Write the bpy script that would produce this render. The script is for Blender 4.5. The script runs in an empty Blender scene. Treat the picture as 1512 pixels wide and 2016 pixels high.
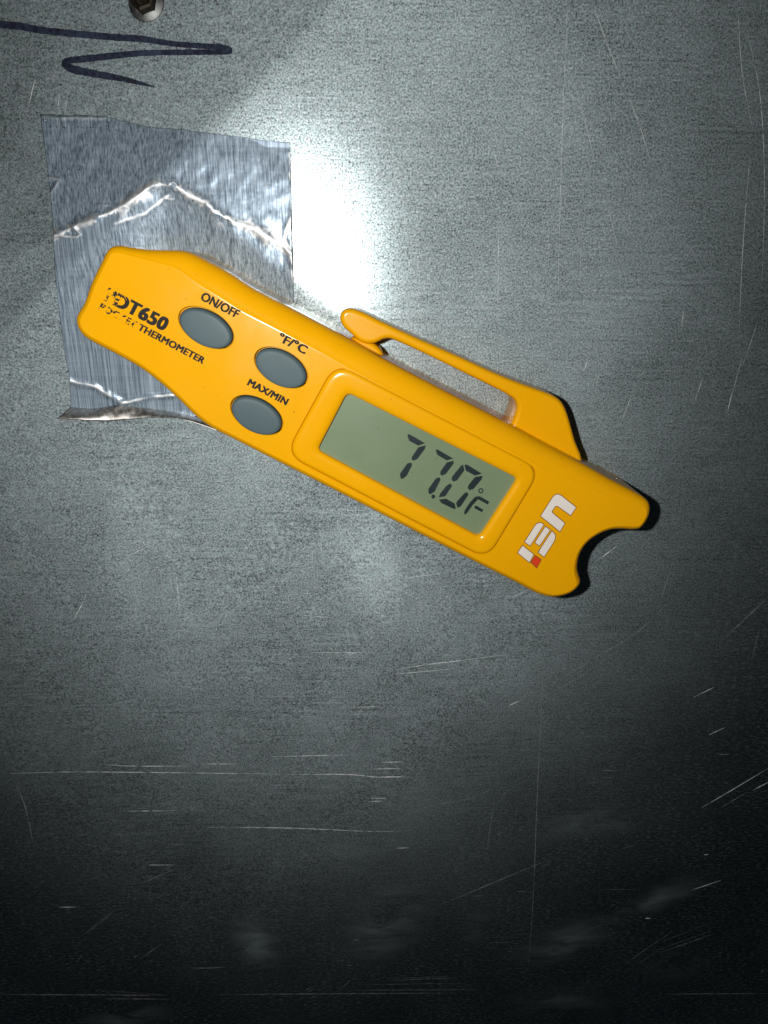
import bpy, bmesh, math, random
import numpy as np
from mathutils import Vector, Matrix, Quaternion

random.seed(7)
rng = np.random.default_rng(7)
S = bpy.context.scene
COL = S.collection
MM = 0.001

# ------------------------------------------------------------------ camera
F_PX = 1398.0                     # focal length in photograph pixels (1512 x 2016)
NADIR = (702.0, 528.0)            # pixel straight below the lens
CAM_H = 0.161                     # lens height above the metal sheet
C = Vector((0, 0, CAM_H))
_v = Vector(((NADIR[0] - 756) / F_PX, -(NADIR[1] - 1008) / F_PX, -1)).normalized()
R = _v.rotation_difference(Vector((0, 0, -1))).to_matrix()
cam = bpy.data.cameras.new('camera')
cam_o = bpy.data.objects.new('camera', cam)
COL.objects.link(cam_o)
cam_o.matrix_world = Matrix.Translation(C) @ R.to_4x4()
cam.sensor_fit = 'AUTO'
cam.sensor_width = 36.0
cam.lens = F_PX / 2016 * 36.0
cam.clip_start = 0.005
cam.clip_end = 20
S.camera = cam_o

# ------------------------------------------------------------------ light
world = bpy.data.worlds.new('World')
S.world = world
world.use_nodes = True
bg = world.node_tree.nodes['Background']
bg.inputs[0].default_value = (0.75, 0.9, 1.0, 1)
bg.inputs[1].default_value = 0.009

flash = bpy.data.lights.new('phone_flash', 'POINT')   # the phone's own flash beside its lens
flash.energy = 1.05
flash.color = (1.0, 0.985, 0.95)
flash.shadow_soft_size = 0.0022
flash_o = bpy.data.objects.new('phone_flash', flash)
flash_o.location = C + R @ Vector((-0.023, 0.004, 0))
COL.objects.link(flash_o)

vs = S.view_settings
vs.view_transform = 'Standard'
vs.look = 'None'
vs.exposure = 0
vs.gamma = 1
S.cycles.use_denoising = False
S.cycles.sample_clamp_indirect = 4.0
S.cycles.max_bounces = 6
S.cycles.transparent_max_bounces = 40

# ------------------------------------------------------------------ helpers
def ray(u, v):
    return R @ Vector(((u - 756) / F_PX, -(v - 1008) / F_PX, -1))

def at(u, v, z=0.0):
    d = ray(u, v)
    t = (z - CAM_H) / d.z
    return Vector((d.x * t, d.y * t, z))

CR_A, CR_B = at(668, 0), at(400, 264)
CR_D = (CR_B - CR_A).normalized()
CR_N = Vector((CR_D.y, -CR_D.x, 0))
if CR_N.dot(at(200, 50) - CR_A) < 0:
    CR_N = -CR_N
CR_TILT = 15.0

CB_0 = at(327, 358)                                   # where the stiffening creases of the sheet meet
def _half(p, q, below):
    d = (q - p).normalized(); n = Vector((d.y, -d.x, 0))
    if n.dot(below - p) < 0: n = -n
    return p, d, n
CB_R = _half(CB_0, at(660, 612), at(400, 700))
CB_L = _half(CB_0, at(104, 466), at(300, 700))

def plate_z(x, y):
    x = np.asarray(x, float); y = np.asarray(y, float)
    dx, dy = x - CR_A.x, y - CR_A.y
    d = dx * CR_N.x + dy * CR_N.y
    t = dx * CR_D.x + dy * CR_D.y
    f_ = np.clip((t - 0.070) / 0.05, 0, 1)
    fade = 1 - 0.6 * f_ * f_ * (3 - 2 * f_)
    w = 0.0004
    sp = np.where(d > 20 * w, d, w * np.log1p(np.exp(np.clip(d / w, -40, 20))))
    return -math.tan(math.radians(CR_TILT)) * 0.09 * (1 - np.exp(-sp / 0.09)) * fade - lower_facet(x, y)

def lower_facet(x, y):
    dr = (x - CB_R[0].x) * CB_R[2].x + (y - CB_R[0].y) * CB_R[2].y
    dl = (x - CB_L[0].x) * CB_L[2].x + (y - CB_L[0].y) * CB_L[2].y
    tr = (x - CB_R[0].x) * CB_R[1].x + (y - CB_R[0].y) * CB_R[1].y
    tl = (x - CB_L[0].x) * CB_L[1].x + (y - CB_L[0].y) * CB_L[1].y
    w = 0.0005
    m = -w * np.log(np.exp(np.clip(-dr / w, -60, 60)) + np.exp(np.clip(-dl / w, -60, 60)))
    sp = np.where(m > 12 * w, m, w * np.log1p(np.exp(np.clip(m / w, -40, 12))))
    fr_, fl_ = np.clip((tr - 0.045) / 0.10, 0, 1), np.clip((tl - 0.020) / 0.10, 0, 1)
    f = (1 - fr_ * fr_ * (3 - 2 * fr_)) * (1 - fl_ * fl_ * (3 - 2 * fl_))
    return math.tan(math.radians(9.0)) * 0.013 * (1 - np.exp(-sp / 0.013)) * f

def on_plate(u, v, dz=0.0):
    z = 0.0
    for _ in range(4):
        p = at(u, v, z)
        z = float(plate_z(p.x, p.y)) + dz
    return at(u, v, z)

def obj(name, me, mat, parent=None, **props):
    o = bpy.data.objects.new(name, me)
    COL.objects.link(o)
    if mat:
        me.materials.append(mat)
    if parent:
        o.parent = parent
    for k, val in props.items():
        o[k] = val
    return o

def mesh(name, verts, faces, smooth=True):
    me = bpy.data.meshes.new(name)
    me.from_pydata([tuple(v) for v in verts], [], faces)
    me.update()
    if smooth:
        me.polygons.foreach_set('use_smooth', [True] * len(me.polygons))
    return me

def empty(name, loc, **props):
    o = bpy.data.objects.new(name, None)
    o.location = loc
    o.empty_display_size = 0.01
    COL.objects.link(o)
    for k, val in props.items():
        o[k] = val
    return o

def catmull(pts, closed=True, sub=10):
    P = [np.array(p, float) for p in pts]
    n = len(P); out = []
    rngi = range(n) if closed else range(n - 1)
    for i in rngi:
        if closed:
            p0, p1, p2, p3 = P[(i - 1) % n], P[i], P[(i + 1) % n], P[(i + 2) % n]
        else:
            p0, p1, p2, p3 = P[max(i - 1, 0)], P[i], P[i + 1], P[min(i + 2, n - 1)]
        a = 0.5
        t0 = 0; t1 = t0 + max(np.linalg.norm(p1 - p0), 1e-9) ** a
        t2 = t1 + max(np.linalg.norm(p2 - p1), 1e-9) ** a
        t3 = t2 + max(np.linalg.norm(p3 - p2), 1e-9) ** a
        for k in range(sub):
            t = t1 + (t2 - t1) * k / sub
            A1 = (t1 - t) / (t1 - t0) * p0 + (t - t0) / (t1 - t0) * p1
            A2 = (t2 - t) / (t2 - t1) * p1 + (t - t1) / (t2 - t1) * p2
            A3 = (t3 - t) / (t3 - t2) * p2 + (t - t2) / (t3 - t2) * p3
            B1 = (t2 - t) / (t2 - t0) * A1 + (t - t0) / (t2 - t0) * A2
            B2 = (t3 - t) / (t3 - t1) * A2 + (t - t1) / (t3 - t1) * A3
            out.append((t2 - t) / (t2 - t1) * B1 + (t - t1) / (t2 - t1) * B2)
    if not closed:
        out.append(P[-1])
    return np.array(out)

def resample(P, n, closed=True):
    Q = np.vstack([P, P[:1]]) if closed else P
    s = np.concatenate([[0], np.cumsum(np.linalg.norm(np.diff(Q, axis=0), axis=1))])
    t = np.linspace(0, s[-1], n + 1)[:-1] if closed else np.linspace(0, s[-1], n)
    return np.stack([np.interp(t, s, Q[:, k]) for k in range(Q.shape[1])], 1)

def area2(P):
    x, y = P[:, 0], P[:, 1]
    return 0.5 * np.sum(x * np.roll(y, -1) - np.roll(x, -1) * y)

def ccw(P):
    return P if area2(P) > 0 else P[::-1].copy()

def inset_rings(P, w, fr):
    """rings inside the ccw outline P at fractions fr of the per-vertex width w"""
    out = []; Q = P.copy(); cur = 0.0
    for f in fr:
        d = f - cur
        ns = max(1, int(abs(d) * float(np.max(w)) / 0.00025))
        for _ in range(ns):
            T = np.roll(Q, -2, 0) - np.roll(Q, 2, 0)
            T /= np.maximum(np.linalg.norm(T, axis=1, keepdims=True), 1e-9)
            N = np.stack([-T[:, 1], T[:, 0]], 1)
            Q = Q + N * (w * d / ns)[:, None]
            Q = Q * 0.9 + 0.05 * (np.roll(Q, 1, 0) + np.roll(Q, -1, 0))
        cur = f
        out.append(Q.copy())
    return out

def bridge(bm, a, b):
    n = len(a); fs = []
    for i in range(n):
        j = (i + 1) % n
        fs.append(bm.faces.new((a[i], a[j], b[j], b[i])))
    return fs

def ring(bm, P, z):
    zz = np.broadcast_to(z, (len(P),))
    return [bm.verts.new((float(p[0]), float(p[1]), float(h))) for p, h in zip(P, zz)]

def flat_poly(name, px, z, mat, parent, thick=0.00003):
    """thin raised print: polygon given by points of the photograph at height z"""
    W = [at(u, v, z) for u, v in px]
    P = ccw(np.array([(p.x, p.y) for p in W]))
    bm = bmesh.new()
    lo = ring(bm, P, z - 0.00004); hi = ring(bm, P, z + thick)
    bridge(bm, lo, hi)
    f = bm.faces.new(hi)
    me = bpy.data.meshes.new(name)
    f.normal_update(); bmesh.ops.triangulate(bm, faces=[f])
    bm.to_mesh(me); bm.free()
    return obj(name, me, mat, parent)

# ------------------------------------------------------------------ materials
def material(name):
    m = bpy.data.materials.new(name)
    m.use_nodes = True
    nt = m.node_tree
    return m, nt, nt.nodes['Principled BSDF'], nt.nodes['Material Output']

class G:
    def __init__(s, nt): s.nt = nt
    def n(s, t, **kw):
        nd = s.nt.nodes.new(t)
        for k, v in kw.items():
            if k.startswith('i_'):
                key = k[2:]
                key = int(key) if key.isdigit() else key
                nd.inputs[key].default_value = v
            else:
                setattr(nd, k, v)
        return nd
    def l(s, a, b): s.nt.links.new(a, b)
    def math(s, op, a, b=None, clamp=False):
        nd = s.n('ShaderNodeMath', operation=op, use_clamp=clamp)
        for i, v in enumerate((a, b)):
            if v is None: continue
            if isinstance(v, (int, float)): nd.inputs[i].default_value = v
            else: s.l(v, nd.inputs[i])
        return nd.outputs[0]
    def noise(s, vec, scale, detail=4, rough=0.55, dist=0.0):
        nd = s.n('ShaderNodeTexNoise')
        nd.inputs['Scale'].default_value = scale
        nd.inputs['Detail'].default_value = detail
        nd.inputs['Roughness'].default_value = rough
        nd.inputs['Distortion'].default_value = dist
        s.l(vec, nd.inputs['Vector'])
        return nd.outputs['Fac']
    def mapr(s, v, a, b, c, d, clamp=True):
        nd = s.n('ShaderNodeMapRange', clamp=clamp)
        s.l(v, nd.inputs[0])
        for i, x in enumerate((a, b, c, d)): nd.inputs[i + 1].default_value = x
        return nd.outputs[0]
    def mapping(s, vec, loc=(0, 0, 0), rot=(0, 0, 0), scale=(1, 1, 1)):
        nd = s.n('ShaderNodeMapping')
        nd.inputs[1].default_value = loc; nd.inputs[2].default_value = rot; nd.inputs[3].default_value = scale
        s.l(vec, nd.inputs[0])
        return nd.outputs[0]
    def mixc(s, f, a, b, blend='MIX'):
        nd = s.n('ShaderNodeMix', data_type='RGBA', blend_type=blend)
        if isinstance(f, (int, float)): nd.inputs[0].default_value = f
        else: s.l(f, nd.inputs[0])
        for i, v in ((6, a), (7, b)):
            if isinstance(v, tuple): nd.inputs[i].default_value = v
            else: s.l(v, nd.inputs[i])
        return nd.outputs[2]
    def mixs(s, f, a, b):
        nd = s.n('ShaderNodeMixShader')
        if isinstance(f, (int, float)): nd.inputs[0].default_value = f
        else: s.l(f, nd.inputs[0])
        s.l(a, nd.inputs[1]); s.l(b, nd.inputs[2])
        return nd.outputs[0]
    def obj(s):
        return s.n('ShaderNodeTexCoord').outputs['Object']

def galvanised():
    m, nt, pb, out = material('galvanised_steel')
    g = G(nt)
    co = g.obj()
    fine = g.noise(co, 2700, 3, 0.6)
    grain = g.noise(g.mapping(co, scale=(0.75, 1, 1)), 1500, 3, 0.65)
    mid = g.noise(g.mapping(co, scale=(0.65, 1, 1)), 420, 4, 0.6)
    big = g.noise(co, 26, 4, 0.6)
    brush = g.noise(g.mapping(co, scale=(0.035, 1, 1)), 1500, 3, 0.6)      # rolling marks across the sheet
    brush_mask = g.mapr(g.noise(g.mapping(co, scale=(0.4, 1, 1)), 60, 3, 0.6), 0.42, 0.68, 0, 1)
    br = g.math('MULTIPLY', g.math('SUBTRACT', brush, 0.5), brush_mask)
    k = g.math('ADD', g.math('MULTIPLY', g.math('SUBTRACT', fine, 0.5), 2.3),
               g.math('MULTIPLY', g.math('SUBTRACT', grain, 0.5), 0.75))
    k = g.math('ADD', k, g.math('MULTIPLY', g.math('SUBTRACT', mid, 0.5), 0.35))
    k = g.math('ADD', k, g.math('MULTIPLY', br, 0.95))
    k = g.math('ADD', k, g.math('MULTIPLY', g.math('SUBTRACT', big, 0.5), 0.65))
    val = g.mapr(k, -0.8, 0.8, -0.12, 1.02, clamp=False)
    pale = None                                          # paler patches, among them the painted glow below the thermometer
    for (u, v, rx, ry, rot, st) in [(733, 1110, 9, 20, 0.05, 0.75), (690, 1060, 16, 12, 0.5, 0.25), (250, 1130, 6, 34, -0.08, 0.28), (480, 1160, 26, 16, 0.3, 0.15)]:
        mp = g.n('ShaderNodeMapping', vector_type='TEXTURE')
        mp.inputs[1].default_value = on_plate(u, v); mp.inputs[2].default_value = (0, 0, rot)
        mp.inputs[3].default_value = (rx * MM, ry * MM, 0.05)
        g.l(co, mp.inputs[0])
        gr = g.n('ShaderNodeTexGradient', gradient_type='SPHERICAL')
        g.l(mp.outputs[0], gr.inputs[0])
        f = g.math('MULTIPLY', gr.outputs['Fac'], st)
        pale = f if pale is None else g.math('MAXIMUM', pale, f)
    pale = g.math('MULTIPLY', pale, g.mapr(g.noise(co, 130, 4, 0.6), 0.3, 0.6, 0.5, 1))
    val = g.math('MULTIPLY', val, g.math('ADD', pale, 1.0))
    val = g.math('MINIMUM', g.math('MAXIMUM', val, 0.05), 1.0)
    tint = g.mixc(g.noise(co, 700, 2, 0.5), (0.74, 0.99, 1.0, 1), (0.91, 0.97, 1.05, 1))
    colr = g.mixc(1.0, tint, g.n('ShaderNodeCombineColor').outputs[0], 'MULTIPLY')
    cc = [n for n in nt.nodes if n.bl_idname == 'ShaderNodeCombineColor'][-1]
    for i in range(3): g.l(val, cc.inputs[i])
    # greasy hand marks, dust and one painted glow below the thermometer
    marks = None
    spots = [(505, 1860, 9, 17, 0.15, 0.7), (760, 1820, 15, 22, -0.6, 0.65), (260, 2000, 18, 6, 0.1, 0.7), (935, 1825, 5, 9, -0.2, 0.5),
             (1120, 1850, 22, 10, 0.5, 0.55), (1290, 1770, 22, 7, 0.5, 0.6), (1170, 1620, 26, 8, 0.15, 0.45),
             (1330, 1900, 15, 9, 0.0, 0.35), (1110, 1970, 24, 10, 0.1, 0.35), (735, 1120, 7, 17, 0.05, 1.0),
             (270, 1170, 7, 30, -0.1, 0.35), (680, 1660, 30, 16, 0.2, 0.3), (1460, 260, 8, 40, 0.1, 0.25)]
    for (u, v, rx, ry, rot, st) in spots:
        p = on_plate(u, v)
        mp = g.n('ShaderNodeMapping', vector_type='TEXTURE')
        mp.inputs[1].default_value = p; mp.inputs[2].default_value = (0, 0, rot)
        mp.inputs[3].default_value = (rx * MM, ry * MM, 0.05)
        g.l(co, mp.inputs[0])
        gr = g.n('ShaderNodeTexGradient', gradient_type='SPHERICAL')
        g.l(mp.outputs[0], gr.inputs[0])
        f = g.math('MULTIPLY', g.math('POWER', gr.outputs['Fac'], 1.2), st)
        marks = f if marks is None else g.math('MAXIMUM', marks, f)
    smear = g.mapr(g.noise(g.mapping(co, rot=(0, 0, 0.5), scale=(0.35, 1, 1)), 160, 5, 0.6, 0.6), 0.38, 0.72, 0.0, 1)
    marks = g.math('MULTIPLY', marks, smear)
    oxide = g.mapr(g.noise(g.mapping(co, scale=(0.35, 1, 1)), 1900, 3, 0.65), 0.50, 0.70, 0, 0.34)      # fine dull oxide grain
    oxide = g.math('MULTIPLY', oxide, g.mapr(g.noise(co, 55, 3, 0.6), 0.35, 0.65, 0.35, 1))
    marks = g.math('MAXIMUM', marks, oxide)
    bump = g.n('ShaderNodeBump')
    bump.inputs['Strength'].default_value = 0.10
    bump.inputs['Distance'].default_value = 0.00006
    g.l(g.math('ADD', g.math('ADD', fine, g.math('MULTIPLY', grain, 1.0)), g.math('MULTIPLY', br, 1.2)), bump.inputs['Height'])
    broad = g.n('ShaderNodeBsdfAnisotropic', distribution='BECKMANN')
    broad.inputs['Roughness'].default_value = 0.68
    broad.inputs['Anisotropy'].default_value = 0.12
    core = g.n('ShaderNodeBsdfAnisotropic', distribution='BECKMANN')
    core.inputs['Roughness'].default_value = 0.30
    core.inputs['Anisotropy'].default_value = 0.146
    g.l(colr, core.inputs['Color']); g.l(bump.outputs[0], core.inputs['Normal'])
    g.l(colr, broad.inputs['Color']); g.l(bump.outputs[0], broad.inputs['Normal'])
    tan = g.n('ShaderNodeTangent', direction_type='UV_MAP')
    g.l(tan.outputs[0], broad.inputs['Tangent']); g.l(tan.outputs[0], core.inputs['Tangent'])
    both = g.mixs(0.27, broad.outputs[0], core.outputs[0])
    dust_glow = g.n('ShaderNodeBsdfDiffuse')
    dust_glow.inputs['Color'].default_value = (0.24, 0.29, 0.30, 1)
    sh = g.mixs(g.math('MULTIPLY', marks, 0.8), both, dust_glow.outputs[0])
    g.l(sh, out.inputs['Surface'])
    nt.nodes.remove(pb)
    return m

def scratch_mat(name, v):
    m, nt, pb, out = material(name)
    g = G(nt); co = g.obj()
    n = g.noise(co, 420, 3, 0.7)
    d = g.n('ShaderNodeBsdfDiffuse'); d.inputs['Color'].default_value = (v, v * 1.04, v * 1.05, 1)
    gl = g.n('ShaderNodeBsdfAnisotropic', distribution='GGX')
    gl.inputs['Color'].default_value = (0.8, 0.85, 0.86, 1); gl.inputs['Roughness'].default_value = 0.62
    tr = g.n('ShaderNodeBsdfTransparent')
    a = g.mixs(0.25, d.outputs[0], gl.outputs[0])
    g.l(g.mixs(g.mapr(n, 0.30, 0.58, 0.0, 1), tr.outputs[0], a), out.inputs['Surface'])
    nt.nodes.remove(pb)
    return m

def plastic(name, colr, rough=0.3, var=0.06, bumpd=0.00001, spec=0.5):
    m, nt, pb, out = material(name)
    g = G(nt); co = g.obj()
    n1 = g.noise(co, 90, 4, 0.6); n2 = g.noise(co, 3000, 2, 0.5)
    dark = tuple(c * (1 - var) for c in colr[:3]) + (1,)
    basec = g.mixc(g.mapr(n1, 0.35, 0.65, 0, 1), dark, colr)
    speck = g.mapr(g.noise(co, 1100, 2, 0.5), 0.735, 0.76, 0, 0.55)
    film = g.mapr(g.noise(co, 45, 5, 0.65), 0.5, 0.75, 0, 0.14)
    basec = g.mixc(g.math('MAXIMUM', speck, film), basec, tuple(c * 0.45 + 0.012 for c in colr[:3]) + (1,))
    g.l(basec, pb.inputs['Base Color'])
    g.l(g.mapr(n1, 0.3, 0.7, rough - 0.04, rough + 0.05), pb.inputs['Roughness'])
    pb.inputs['Specular IOR Level'].default_value = spec
    b = g.n('ShaderNodeBump'); b.inputs['Strength'].default_value = 0.25; b.inputs['Distance'].default_value = bumpd
    scr = g.noise(g.mapping(co, rot=(0, 0, 0.9), scale=(0.04, 1, 1)), 1400, 2, 0.5)
    hgt = g.math('ADD', n2, g.math('MULTIPLY', g.mapr(scr, 0.66, 0.72, 0, 1), g.mapr(g.noise(co, 140, 2, 0.5), 0.5, 0.62, 0, 2.0)))
    g.l(hgt, b.inputs['Height']); g.l(b.outputs[0], pb.inputs['Normal'])
    return m

def worn_ink(name, colr, lo, hi, wear_px=None, wear_r=0.0, seed=0.0):
    """printed ink that has rubbed off in places"""
    m, nt, pb, out = material(name)
    g = G(nt); co = g.obj()
    n = g.noise(g.mapping(co, loc=(seed, seed, 0)), 1050, 4, 0.6)
    thr_in = n
    if wear_px:
        p = at(wear_px[0], wear_px[1], Z_TOP)
        mp = g.n('ShaderNodeMapping', vector_type='TEXTURE')
        mp.inputs[1].default_value = p; mp.inputs[3].default_value = (wear_r, wear_r, wear_r)
        g.l(co, mp.inputs[0])
        gr = g.n('ShaderNodeTexGradient', gradient_type='SPHERICAL'); g.l(mp.outputs[0], gr.inputs[0])
        thr_in = g.math('SUBTRACT', n, g.math('MULTIPLY', gr.outputs['Fac'], 0.31))
    pb.inputs['Base Color'].default_value = colr
    pb.inputs['Roughness'].default_value = 0.7
    pb.inputs['Specular IOR Level'].default_value = 0.2
    tr = g.n('ShaderNodeBsdfTransparent')
    g.l(g.mixs(g.mapr(thr_in, lo, lo + 0.015, 0, 1), tr.outputs[0], pb.outputs[0]), out.inputs['Surface'])
    return m

def foil():
    m, nt, pb, out = material('aluminium_foil')
    g = G(nt); co = g.obj()
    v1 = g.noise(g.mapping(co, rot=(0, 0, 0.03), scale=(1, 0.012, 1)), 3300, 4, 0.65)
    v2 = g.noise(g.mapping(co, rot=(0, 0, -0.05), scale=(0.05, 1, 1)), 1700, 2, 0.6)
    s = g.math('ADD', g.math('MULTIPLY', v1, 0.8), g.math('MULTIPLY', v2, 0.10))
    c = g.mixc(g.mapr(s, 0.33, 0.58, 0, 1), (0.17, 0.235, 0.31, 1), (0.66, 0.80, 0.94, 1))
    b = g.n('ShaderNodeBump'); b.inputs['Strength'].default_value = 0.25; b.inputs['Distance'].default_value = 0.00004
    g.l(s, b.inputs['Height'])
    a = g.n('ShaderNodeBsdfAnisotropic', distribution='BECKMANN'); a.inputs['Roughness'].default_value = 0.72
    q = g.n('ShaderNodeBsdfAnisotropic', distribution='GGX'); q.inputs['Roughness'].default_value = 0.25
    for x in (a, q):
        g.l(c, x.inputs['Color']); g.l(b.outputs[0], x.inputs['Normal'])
    w = g.n('ShaderNodeBsdfAnisotropic', distribution='GGX'); w.inputs['Roughness'].default_value = 0.51      # crumpled foil along the folds, its glint painted in as whiter colour
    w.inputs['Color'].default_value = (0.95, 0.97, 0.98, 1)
    at_ = g.n('ShaderNodeAttribute', attribute_name='crumple_glint')
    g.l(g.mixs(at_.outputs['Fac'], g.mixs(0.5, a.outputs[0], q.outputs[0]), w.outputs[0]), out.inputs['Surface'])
    nt.nodes.remove(pb)
    return m

def metal(name, colr, rough):
    m, nt, pb, out = material(name)
    g = G(nt); co = g.obj()
    n = g.noise(co, 900, 4, 0.6)
    g.l(g.mixc(g.mapr(n, 0.35, 0.65, 0, 1), tuple(c * 0.6 for c in colr[:3]) + (1,), colr), pb.inputs['Base Color'])
    pb.inputs['Metallic'].default_value = 1
    g.l(g.mapr(n, 0.3, 0.7, rough - 0.08, rough + 0.08), pb.inputs['Roughness'])
    return m

Z_TOP = 0.0178          # flat front face of the thermometer
Z_BASE = 0.0004
Z_WALL = 0.0142         # where the upper long side starts to round over
Z_CLIP = 0.0110
Z_LCD = Z_TOP - 0.0010

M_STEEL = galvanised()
M_SCR = scratch_mat('bright_scratch', 0.85)
M_SCR2 = scratch_mat('faint_scratch', 0.19)
M_SCR3 = scratch_mat('mid_scratch', 0.5)
M_YEL = plastic('yellow_plastic', (0.82, 0.385, 0.002, 1), 0.20, 0.04, spec=0.36)
M_BTN = plastic('grey_rubber', (0.066, 0.106, 0.118, 1), 0.5, 0.08, spec=0.3)
M_LCD = plastic('lcd_glass', (0.172, 0.232, 0.138, 1), 0.35, 0.05)
M_SEG = plastic('lcd_segment', (0.012, 0.022, 0.026, 1), 0.4, 0.1)
M_INK = worn_ink('black_print', (0.02, 0.018, 0.015, 1), 0.30, 0.38, seed=0.3)
M_INKW = worn_ink('worn_black_print', (0.02, 0.018, 0.015, 1), 0.27, 0.36, wear_px=(199, 580), wear_r=0.0080, seed=0.1)
M_INKV = worn_ink('rubbed_black_print', (0.02, 0.018, 0.015, 1), 0.27, 0.36, wear_px=(228, 628), wear_r=0.0085, seed=0.2)
M_WHITE = plastic('white_print', (0.78, 0.72, 0.66, 1), 0.45, 0.05)
M_BROWN = plastic('brown_print', (0.23, 0.09, 0.01, 1), 0.45, 0.05)
M_RED = plastic('red_print', (0.72, 0.05, 0.012, 1), 0.45, 0.05)
M_FOIL = foil()
M_BACK = metal('foil_adhesive_side', (0.62, 0.59, 0.56, 1), 0.45)
M_SCREW = metal('dark_screw_steel', (0.05, 0.042, 0.033, 1), 0.6)
M_ZINC = metal('zinc_flange', (0.24, 0.25, 0.245, 1), 0.55)

# ------------------------------------------------------------------ metal sheet
xs = np.linspace(-0.21, 0.22, 521); ys = np.linspace(-0.34, 0.13, 561)
X, Y = np.meshgrid(xs, ys)
Zp = plate_z(X, Y)
V = np.stack([X.ravel(), Y.ravel(), Zp.ravel()], 1)
nx, ny = len(xs), len(ys)
fc = [(j * nx + i, j * nx + i + 1, (j + 1) * nx + i + 1, (j + 1) * nx + i) for j in range(ny - 1) for i in range(nx - 1)]
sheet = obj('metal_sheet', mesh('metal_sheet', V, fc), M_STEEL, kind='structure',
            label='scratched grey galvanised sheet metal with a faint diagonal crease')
_uv = sheet.data.uv_layers.new(name='UVMap')
_li = np.empty(len(sheet.data.loops), np.int32); sheet.data.loops.foreach_get('vertex_index', _li)
_uv.data.foreach_set('uv', V[_li][:, :2].astype(np.float32).ravel())

def ribbon(paths, dz, verts, faces):
    for pts, widths in paths:
        pts = np.array(pts, float)
        n0 = len(pts)
        P = resample(catmull(pts, False, 8) if n0 > 2 else pts, max(6, int(np.linalg.norm(pts[-1] - pts[0]) / 12) + 4), False)
        n = len(P)
        wv = np.interp(np.linspace(0, 1, n), np.linspace(0, 1, len(widths)), widths)
        T = np.gradient(P, axis=0); T /= np.linalg.norm(T, axis=1, keepdims=True)
        N = np.stack([-T[:, 1], T[:, 0]], 1)
        b = len(verts)
        for p, nn, w in zip(P, N, wv):
            a_ = p + nn * w / 2; c_ = p - nn * w / 2
            verts.append(on_plate(a_[0], a_[1], dz)); verts.append(on_plate(c_[0], c_[1], dz))
        for i in range(n - 1):
            faces.append((b + 2 * i, b + 2 * i + 1, b + 2 * i + 3, b + 2 * i + 2))

# marker pen line on the sheet
k = 0.3968
mk = [(-60, 112, 44), (0, 121, 45), (100, 130, 46), (200, 149, 44), (400, 170, 42), (600, 187, 40), (700, 193, 40), (850, 216, 34), (1000, 228, 34),
      (1100, 234, 34), (1136, 243, 32), (1140, 254, 32), (1110, 257, 34), (1000, 259, 34), (850, 260, 34), (700, 264, 36), (560, 277, 40), (420, 292, 42), (345, 300, 40),
      (322, 312, 42), (345, 336, 46), (450, 362, 46), (600, 390, 36), (700, 414, 22), (772, 433, 4)]
mp_ = catmull([(a * k, b * k, w * k * 0.84) for a, b, w in mk], False, 10)
vv, ff = [], []
T = np.gradient(mp_[:, :2], axis=0); T /= np.linalg.norm(T, axis=1, keepdims=True)
b0 = 0
for i, (p, t) in enumerate(zip(mp_, T)):
    nrm = np.array([-t[1], t[0]])
    jit = 1 + 0.05 * math.sin(i * 1.7) + 0.04 * rng.standard_normal()
    for s_ in np.linspace(-0.5, 0.5, 7):
        q = p[:2] + nrm * p[2] * s_ * jit
        vv.append(on_plate(q[0], q[1], 0.00003 + 0.0000002 * i))
for i in range(len(mp_) - 1):
    for j in range(6):
        a = i * 7 + j
        ff.append((a, a + 1, a + 8, a + 7))
def marker_mat():
    m, nt, pb, out = material('navy_marker_ink')
    g = G(nt); co = g.obj()
    n = g.noise(co, 1100, 4, 0.7)
    big = g.noise(co, 120, 3, 0.6)
    g.l(g.mixc(g.mapr(g.math('ADD', n, g.math('MULTIPLY', g.math('SUBTRACT', big, 0.5), 0.5)), 0.38, 0.68, 0, 1), (0.006, 0.009, 0.022, 1), (0.032, 0.044, 0.08, 1)), pb.inputs['Base Color'])
    pb.inputs['Roughness'].default_value = 0.6
    pb.inputs['Metallic'].default_value = 0.35
    return m
obj('marker_pen_line', mesh('marker_pen_line', vv, ff), marker_mat(), sheet, label='navy marker pen zigzag line')

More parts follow.
